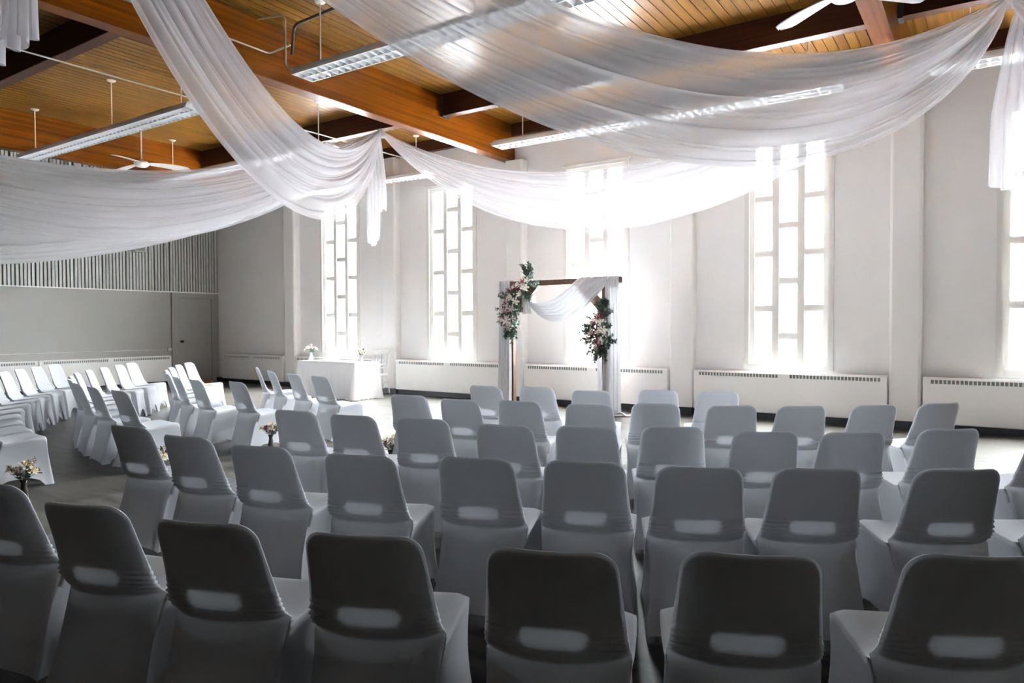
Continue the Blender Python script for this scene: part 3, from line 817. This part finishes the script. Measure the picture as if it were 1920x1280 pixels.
# ================================================================== FLOWERS
def bloom_mesh(name, m, r=.04, seed=0):
    rnd = random.Random(seed); mb = MB()
    for layer, (cnt, rad, hgt, op) in enumerate(((5, 1.0, .55, .95), (5, .72, .8, .55), (4, .42, .92, .22))):
        for k in range(cnt):
            a0 = 2 * pi * k / cnt + layer * .6 + rnd.uniform(-.15, .15); P = []
            for i in range(5):
                v = i / 4; row = []
                for j in range(5):
                    s = -1 + j / 2; wv = .95 * rad * sin(pi * (.12 + .62 * v)) * (2.4 / cnt)
                    a = a0 + s * wv / max(.25, rad) * .75
                    rr = rad * (.12 + op * sin(v * pi / 2 * .95)) * (1 - .10 * s * s * v)
                    zz = hgt * (v ** 1.3) - .10 * s * s * v - (.22 * op * max(0, v - .7) / .3)
                    row.append((r * rr * cos(a), r * rr * sin(a), r * (zz - .1)))
                P.append(row)
            mb.grid(P)
    mb.lathe([(r * .10, -r * .25), (r * .30, -r * .1), (r * .2, r * .1)], 7)
    return mb.mesh(name, m, smooth=True, fix=False)
def sprig_mesh(name, m, L=.16, n=9, lw=.018, ll=.05, seed=0):
    rnd = random.Random(seed); mb = MB()
    pts = [Vector((.012 * sin(3 * i / 6 + seed), .01 * cos(2 * i / 6), L * i / 6)) for i in range(7)]
    mb.tube(pts, [.0022 - .0002 * i for i in range(7)], 5)
    for k in range(n):
        f = .18 + .82 * k / (n - 1); base = pts[0].lerp(pts[-1], f); a = k * 2.4 + rnd.uniform(-.3, .3); tilt = rnd.uniform(.5, 1.0)
        dr = Vector((cos(a) * sin(tilt), sin(a) * sin(tilt), cos(tilt))); sd = dr.cross(Vector((0, 0, 1))).normalized(); nn = sd.cross(dr)
        l_ = ll * rnd.uniform(.75, 1.15) * (1 - .3 * f)
        vs = [base, base + dr * l_ * .35 + sd * lw * .5 + nn * .004, base + dr * l_ * .35 - sd * lw * .5 + nn * .004, base + dr * l_ * .7 + sd * lw * .42, base + dr * l_ * .7 - sd * lw * .42, base + dr * l_ - nn * .006, base + dr * l_ * .38 - nn * .003, base + dr * l_ * .7 - nn * .005]
        mb.add(vs, [(0, 1, 6), (0, 6, 2), (1, 3, 7, 6), (6, 7, 4, 2), (3, 5, 7), (7, 5, 4)])
    return mb.mesh(name, m, smooth=False, fix=False)
BL = {c: [bloom_mesh('bloom', M[c], 1.0, s) for s in (1, 2)] for c in ('rose_white', 'rose_blush', 'rose_wine', 'rose_pink', 'cream_flower')}
SP = [sprig_mesh('leaf_sprig', M['leaf'], .17, 13, .030, .06, s) for s in (1, 2, 3)]
DS = [sprig_mesh('dried_sprig', M['dried'], .15, 14, .006, .02, s) for s in (1, 2)]
def orient(o, d, roll=0):
    q = Vector(d).normalized().to_track_quat('Z', 'Y'); o.rotation_mode = 'QUATERNION'; o.rotation_quaternion = q @ Vector((0, 0, 1)).rotation_difference(Vector((0, 0, 1)))
def put_bloom(t, col, p, d, r, rnd):
    o = put('bloom', rnd.choice(BL[col]), t, p); orient(o, d); o.scale = (r, r, r); return o
def put_sprig(t, p, d, s, rnd, src=None, name='leaf_sprig'):
    o = put(name, rnd.choice(src or SP), t, p); orient(o, d); o.scale = (s, s, s); return o

# aisle vases and table vases
def vase(x, y, z, label, h=.20, rb=.035, glass='amber_glass', cols=('cream_flower', 'rose_white', 'rose_wine', 'cream_flower'), n=9, spread=.10, fr=.044, seed=1, dried=10, leaves=5, group='flower vases at the aisle', fh=.05):
    rnd = random.Random(seed)
    t = thing('flower_vase', label, 'vase', (x, y, z), group=group)
    build(MB().lathe([(rb * .8, .002), (rb, .012), (rb * 1.05, h * .35), (rb * .62, h * .72), (rb * .55, h * .86), (rb * .8, h), (rb * .68, h - .004), (rb * .45, h * .84), (rb * .5, h * .7), (rb * .8, h * .3), (.004, h * .1)], 18), 'vase_body', M[glass], t, loc=(0, 0, 0), smooth=True)
    for k in range(n):
        a = k * 2.4 + rnd.uniform(-.4, .4); rr = spread * sqrt((k + .5) / n); zz = h + fh + (spread - rr) * .7 + rnd.uniform(-.015, .025)
        p = (rr * cos(a), rr * sin(a), zz)
        put_bloom(t, cols[k % len(cols)], p, (rr * cos(a) * 8, rr * sin(a) * 8, .8), fr * rnd.uniform(.75, 1.15), rnd)
        build(MB().tube([(0, 0, h * .6), (p[0] * .3, p[1] * .3, h), (p[0], p[1], zz - .01)], .002, 5), 'stem', M['leaf'], t, loc=(0, 0, 0))
    for k in range(leaves):
        a = k * 2.1 + rnd.uniform(-.4, .4); put_sprig(t, (0.01 * cos(a), .01 * sin(a), h - .02), (cos(a) * rnd.uniform(.3, .9), sin(a) * rnd.uniform(.3, .9), 1), rnd.uniform(.6, .95), rnd)
    for k in range(dried):
        a = k * 1.7 + rnd.uniform(-.4, .4); put_sprig(t, (0.01 * cos(a), .01 * sin(a), h), (cos(a) * rnd.uniform(.3, 1.1), sin(a) * rnd.uniform(.3, 1.1), 1), rnd.uniform(.7, 1.15), rnd, DS, 'dried_sprig')
vase(-6.42, 4.88, 0, 'dark vase of cream and wine flowers by the second row of the left block', seed=3)
vase(-5.98, 3.36, 0, 'dark vase of cream and wine flowers by the third row of the left block', seed=4)
vase(-6.12, 2.40, 0, 'dark vase of pale flowers and dried sprigs before the rear row of the left block', seed=5, dried=18, h=.21, spread=.10)
vase(-4.68, 4.90, 0, 'dark vase of flowers at the aisle beside the second row of the right block', seed=6)

# ================================================================== SIGNING TABLE
tx0, tx1, ty0, ty1, tz = -11.14, -9.58, 9.12, 9.70, .695
t = thing('signing_table', 'trestle table under the white cloth by the first window', 'table', ((tx0 + tx1) / 2, (ty0 + ty1) / 2, 0))
build(MB().box(tx0 + .02, ty0 + .02, tz - .035, tx1 - .02, ty1 - .02, tz - .006), 'tabletop', M['white_wood'], t)
for a in (tx0 + .12, tx1 - .12):
    for b in (ty0 + .10, ty1 - .10): build(MB().tube([(a, b, .002), (a, b, tz - .035)], .014, 8), 'leg', M['metal'], t)
def tablecloth():
    mb = MB(); n = 160; rows = []
    W_, H_ = (tx1 - tx0) / 2, (ty1 - ty0) / 2; per = 4 * (W_ + H_); cxx, cyy = (tx0 + tx1) / 2, (ty0 + ty1) / 2
    def rect(s, g):
        d = s * per; a, b = W_ + g, H_ + g
        if d < 2 * W_: q = d / (2 * W_); return Vector((-a + 2 * a * q, -b, 0)), Vector((0, -1, 0)), q
        d -= 2 * W_
        if d < 2 * H_: q = d / (2 * H_); return Vector((a, -b + 2 * b * q, 0)), Vector((1, 0, 0)), q
        d -= 2 * H_
        if d < 2 * W_: q = d / (2 * W_); return Vector((a - 2 * a * q, b, 0)), Vector((0, 1, 0)), q
        d -= 2 * W_; q = d / (2 * H_); return Vector((-a, b - 2 * b * q, 0)), Vector((-1, 0, 0)), q
    for g, z in ((-.28, tz + .001), (-.15, tz + .001), (-.02, tz + .001)):
        rows.append([(cxx + rect(j / n, g)[0].x, cyy + rect(j / n, g)[0].y, z) for j in range(n)])
    for i in range(17):
        v = i / 16; row = []
        for j in range(n):
            p, nn, q = rect(j / n, .003)
            edge = min(q, 1 - q); corner = exp(-(edge / .10) ** 2)
            side = abs(nn.x)
            amp = v * (.010 + .035 * corner + .022 * side)
            off = amp * (1 + sin(q * (46 if side else 60) + (2 if nn.x > 0 else 0)) * .9) * .8 + .05 * v * corner
            dg = Vector((1 if p.x > 0 else -1, 1 if p.y > 0 else -1, 0))
            p = p + nn * off + dg * .030 * v * corner
            zz = tz - .004 * (1 if i else 0) - (tz - .006 - .012 * (1 + sin(q * 33)) * .5) * v
            row.append((cxx + p.x, cyy + p.y, zz))
        rows.append(row)
    mb.grid(rows, close=True)
    mb.f.append(tuple(range(n)))
    return mb
o = build(tablecloth(), 'tablecloth', M['linen'], smooth=True); tag(o, 'white cloth draped to the floor over the signing table', 'tablecloth')
def crumpled():
    mb = MB(); P = []
    for i in range(15):
        row = []
        for j in range(33):
            u, v = -1 + j / 16, -1 + i / 7; h = max(0, 1 - u * u) ** .6 * max(0, 1 - v * v) ** .6
            row.append((-10.55 + u * .24, 9.40 + v * .13 + .02 * sin(5 * u), tz + .006 + .045 * h * (.65 + .35 * sin(11 * u + 3 * v) * cos(6 * v + 2 * u))))
        P.append(row)
    return mb.grid(P)
o = build(crumpled(), 'folded_cloth', M['linen'], smooth=True); md = o.modifiers.new('t', 'SOLIDIFY'); md.thickness = .004; md.offset = -1
tag(o, 'crumpled white cloth lying on the signing table', 'cloth')
vase(-10.98, 9.30, tz + .004, 'clear vase with white and pink flowers on the signing table', h=.15, rb=.045, glass='clear_vase', cols=('rose_white', 'rose_pink', 'rose_white', 'rose_blush', 'rose_white'), n=9, spread=.12, fr=.045, seed=8, dried=0, leaves=3, group='vases on the signing table', fh=.06)
vase(-9.70, 9.40, tz + .004, 'clear vase with white flowers near the chair end of the signing table', h=.12, rb=.035, glass='clear_vase', cols=('rose_white', 'rose_white', 'cream_flower'), n=7, spread=.08, fr=.045, seed=9, dried=0, leaves=3, group='vases on the signing table', fh=.03)

def chiavari(x, y, rz, label):
    t = thing('slat_back_chair', label, 'chair', (x, y, 0), rz, 'white slat-back chairs at the signing table')
    m = M['white_wood']; P = lambda mb, nm: build(mb, nm, m, t, loc=(0, 0, 0), smooth=True)
    build(MB().box(-.20, -.19, .40, .20, .20, .43), 'seat', m, t, loc=(0, 0, 0), bevel=.008)
    for sx in (-1, 1):
        P(MB().tube([(sx * .185, .18, .002), (sx * .18, .175, .41)], [.012, .016], 8), 'leg')
        P(MB().tube([(sx * .19, -.24, .002), (sx * .18, -.185, .42), (sx * .185, -.22, .66), (sx * .195, -.27, .895)], [.012, .016, .015, .012], 8), 'leg')
        P(MB().tube([(sx * .184, .177, .15), (sx * .187, -.215, .15)], .009, 6), 'stretcher')
        P(MB().tube([(sx * .183, .177, .26), (sx * .185, -.205, .26)], .009, 6), 'stretcher')
    for z, yy in ((.18, .178), (.28, .177)): P(MB().tube([(-.18, yy, z), (.18, yy, z)], .009, 6), 'stretcher')
    P(MB().tube([(-.185, -.21, .22), (.185, -.21, .22)], .009, 6), 'stretcher')
    for z, yy in ((.88, -.267), (.80, -.25), (.60, -.21), (.54, -.203)): P(MB().tube([(-.19, yy, z), (.19, yy, z)], .011, 6), 'back_rail')
    for k in range(7):
        xx = -.14 + k * .28 / 6; P(MB().tube([(xx, -.21, .60), (xx, -.25, .80)], .007, 6), 'spindle')
chiavari(-10.0, 10.04, radians(192), 'white slat-back chair standing at the end of the signing table')
chiavari(-10.80, 10.04, radians(178), 'white slat-back chair tucked behind the signing table under the first window')

# ================================================================== WEDDING ARCH
AY = 9.92
t = thing('wedding_arch', 'dark wooden wedding arch before the third window', 'arch', (-5.76, AY, 0))
xl, xr, pw2 = -6.655, -4.915, .045
for nm, xx in (('post', xl), ('post', xr)):
    build(MB().box(xx - pw2, AY - .045, .012, xx + pw2, AY + .045, 2.015), nm, M['dark_wood'], t, bevel=.004)
    build(MB().box(xx - pw2, AY - .32, .001, xx + pw2, AY + .32, .011 + .0), 'foot', M['dark_wood'], t)
build(MB().box(-6.87, AY - .045, 2.016, -4.66, AY + .045, 2.10), 'crossbeam', M['dark_wood'], t, bevel=.004)
for sx, xx in ((1, xl + pw2), (-1, xr - pw2)):
    a, b = (xx, AY, 1.60), (xx + sx * .40, AY, 2.0)
    mb = MB()
    mb.add([(xx + sx * .001, AY - .03, 1.52), (xx + sx * .001, AY - .03, 1.72), (xx + sx * .29, AY - .03, 2.014), (xx + sx * .49, AY - .03, 2.014),
            (xx + sx * .001, AY + .03, 1.52), (xx + sx * .001, AY + .03, 1.72), (xx + sx * .29, AY + .03, 2.014), (xx + sx * .49, AY + .03, 2.014)],
           [(0, 1, 2, 3), (4, 7, 6, 5), (0, 4, 5, 1), (1, 5, 6, 2), (2, 6, 7, 3), (3, 7, 4, 0)])
    build(mb, 'brace', M['dark_wood'], t)
# sheer curtains of the arch
def curtain(x0, x1, y, ztop, zbot, label, seed, pleats=5, flare=.0, puddle=0.0, amp=.03):
    rnd = random.Random(seed); ph = rnd.uniform(0, 6); P = []
    NS, NZ = 70, 40
    for i in range(NZ + 1):
        v = i / NZ; row = []
        for j in range(NS + 1):
            s = j / NS; a = 2 * pi * pleats * s + ph + .5 * sin(3 * v + 2 * s)
            x = x0 + (x1 - x0) * s + flare * (s - .5) * v + .012 * sin(4 * v + ph); yy = y + amp * cos(a) * (.6 + .4 * v)
            z = ztop + (zbot - ztop) * v
            row.append((x, yy, z))
        P.append(row)
    if puddle:
        for i in range(1, 9):
            v = i / 8; row = []
            for j in range(NS + 1):
                s = j / NS; b = P[NZ][j]
                row.append((b[0] + puddle * v * (.3 + .9 * s), b[1] - puddle * .9 * v * (.6 + .3 * sin(5 * s)), .012 + .045 * sin(pi * v) * (.6 + .4 * sin(17 * s + 4 * v)) ** 2))
            P.append(row)
    # short return over the crossbeam
    head = []
    for dy, z in ((.055 + (AY - y), ztop - .12), (.05 + (AY - y), ztop), (0 + (AY - y) * 1, ztop + .012)):
        head.append([(P[0][j][0], y + dy + amp * .3 * cos(2 * pi * pleats * j / NS + ph), z) for j in range(NS + 1)])
    return tag(build(MB().grid(head + P), 'arch_curtain', M['arch_cloth'], smooth=True, fix=False), label, 'curtain', 'sheer curtains of the arch')
curtain(-6.87, -6.66, AY - .085, 2.108, .02, 'sheer white curtain hanging on the flower-topped post of the arch', 31, 5, flare=.07)
curtain(-4.90, -4.67, AY - .085, 2.108, .03, 'sheer white curtain pooling on the floor beside the arch', 32, 5, flare=.10, puddle=.30)
curtain(-5.10, -4.99, AY + .085, 2.108, .02, 'narrow sheer curtain hanging behind the second post of the arch', 33, 3)
def arch_swag():
    P = []; NT, NS = 60, 90
    x0, z0, x1, z1 = -6.36, 1.86, -4.98, 2.112
    for i in range(NT + 1):
        t_ = i / NT; row = []
        for j in range(NS + 1):
            s = j / NS
            # fans out along the crossbeam at the right, gathered into the flowers at the left
            xe = -5.36 + .60 * s; ze = z1
            x = x0 + (xe - x0) * t_; env = 4 * t_ * (1 - t_) 
            z = z0 + (ze - z0) * t_ ** 1.5 - (.20 + .30 * s) * (sin(pi * t_ ** .85) ** 1.0) - .02 * s * (1 - t_)
            a = 2 * pi * 6 * s + .8 * sin(3 * t_)
            y = AY - .075 - .03 * env + .022 * cos(a) * (.35 + .65 * min(1, env * 2)); z += .014 * sin(a) * env
            row.append((x, y, z))
        P.append(row)
    back = []
    for q, dz in ((.0, .0), (.5, .012), (1.0, -.02), (1.0, -.16)):
        back.append([(p[0] + .02 * q, AY - .075 + .16 * q, z1 + dz) for p in P[NT]])
    return MB().grid(P + back)
tag(build(arch_swag(), 'arch_swag', M['arch_cloth'], smooth=True, fix=False), 'sheer white swag draped across the top of the arch', 'drape')
# short loose end by the left flowers
curtain(-6.40, -6.22, AY - .08, 1.86, 1.56, 'short loose end of sheer cloth under the upper arch flowers', 34, 3, amp=.018)

def arrangement(label, axis, rad, seed, blooms, sprigs, cols, name='floral_arrangement'):
    rnd = random.Random(seed)
    a, b = Vector(axis[0]), Vector(axis[-1]); mid = a.lerp(b, .5)
    t = thing(name, label, 'flowers', mid, group='flower clusters on the arch')
    pts = [Vector(p) for p in axis]
    def along(f):
        g = f * (len(pts) - 1); i = min(int(g), len(pts) - 2); return pts[i].lerp(pts[i + 1], g - i)
    mb = MB().tube([p - mid for p in pts], [.02] + [rad * .35] * (len(pts) - 2) + [.02], 8)
    build(mb, 'foam_base', M['leaf'], t, loc=(0, 0, 0))
    for k in range(sprigs):
        f = rnd.random(); p = along(f); an = rnd.uniform(-pi, pi); wv = rad * (.5 + .6 * sin(pi * f))
        d = Vector((cos(an), -abs(rnd.gauss(.35, .4)), sin(an) * .9 - .12))
        if k < sprigs * .18: f = 0; p = pts[0]; d = Vector((rnd.uniform(-.5, .6), -.2, 1))
        elif k < sprigs * .42: p = along(rnd.uniform(.75, 1)); d = Vector((rnd.uniform(-.6, .6), -.25, -1))
        put_sprig(t, p - mid + d.normalized() * wv * .25, d, rnd.uniform(.9, 1.45), rnd)
    for k in range(blooms):
        f = (k + .5) / blooms; p = along(f); wv = rad * (.35 + .75 * sin(pi * min(1, max(0, f))))
        an = k * 2.4; off = Vector((cos(an) * wv * rnd.uniform(.2, .85), -rad * .55 - rnd.uniform(0, .05), sin(an) * wv * rnd.uniform(.2, .7)))
        put_bloom(t, cols[k % len(cols)], p - mid + off, (off.x * 3, -.25, off.z * 2 + .05), rnd.uniform(.042, .066), rnd)
FC = ('rose_white', 'rose_blush', 'rose_white', 'rose_wine', 'rose_white', 'rose_white', 'rose_blush', 'rose_wine')
arrangement('long cluster of white and wine flowers over the corner of the arch', [(-6.27, AY - .09, 2.10), (-6.42, AY - .10, 1.92), (-6.58, AY - .11, 1.72), (-6.62, AY - .10, 1.50), (-6.62, AY - .08, 1.34)], .19, 41, 46, 95, FC)
arrangement('oval cluster of white and blush flowers on the bare post of the arch', [(-4.93, AY - .08, 1.50), (-4.96, AY - .11, 1.36), (-4.96, AY - .11, 1.20), (-4.94, AY - .08, 1.04)], .19, 42, 34, 80, FC)
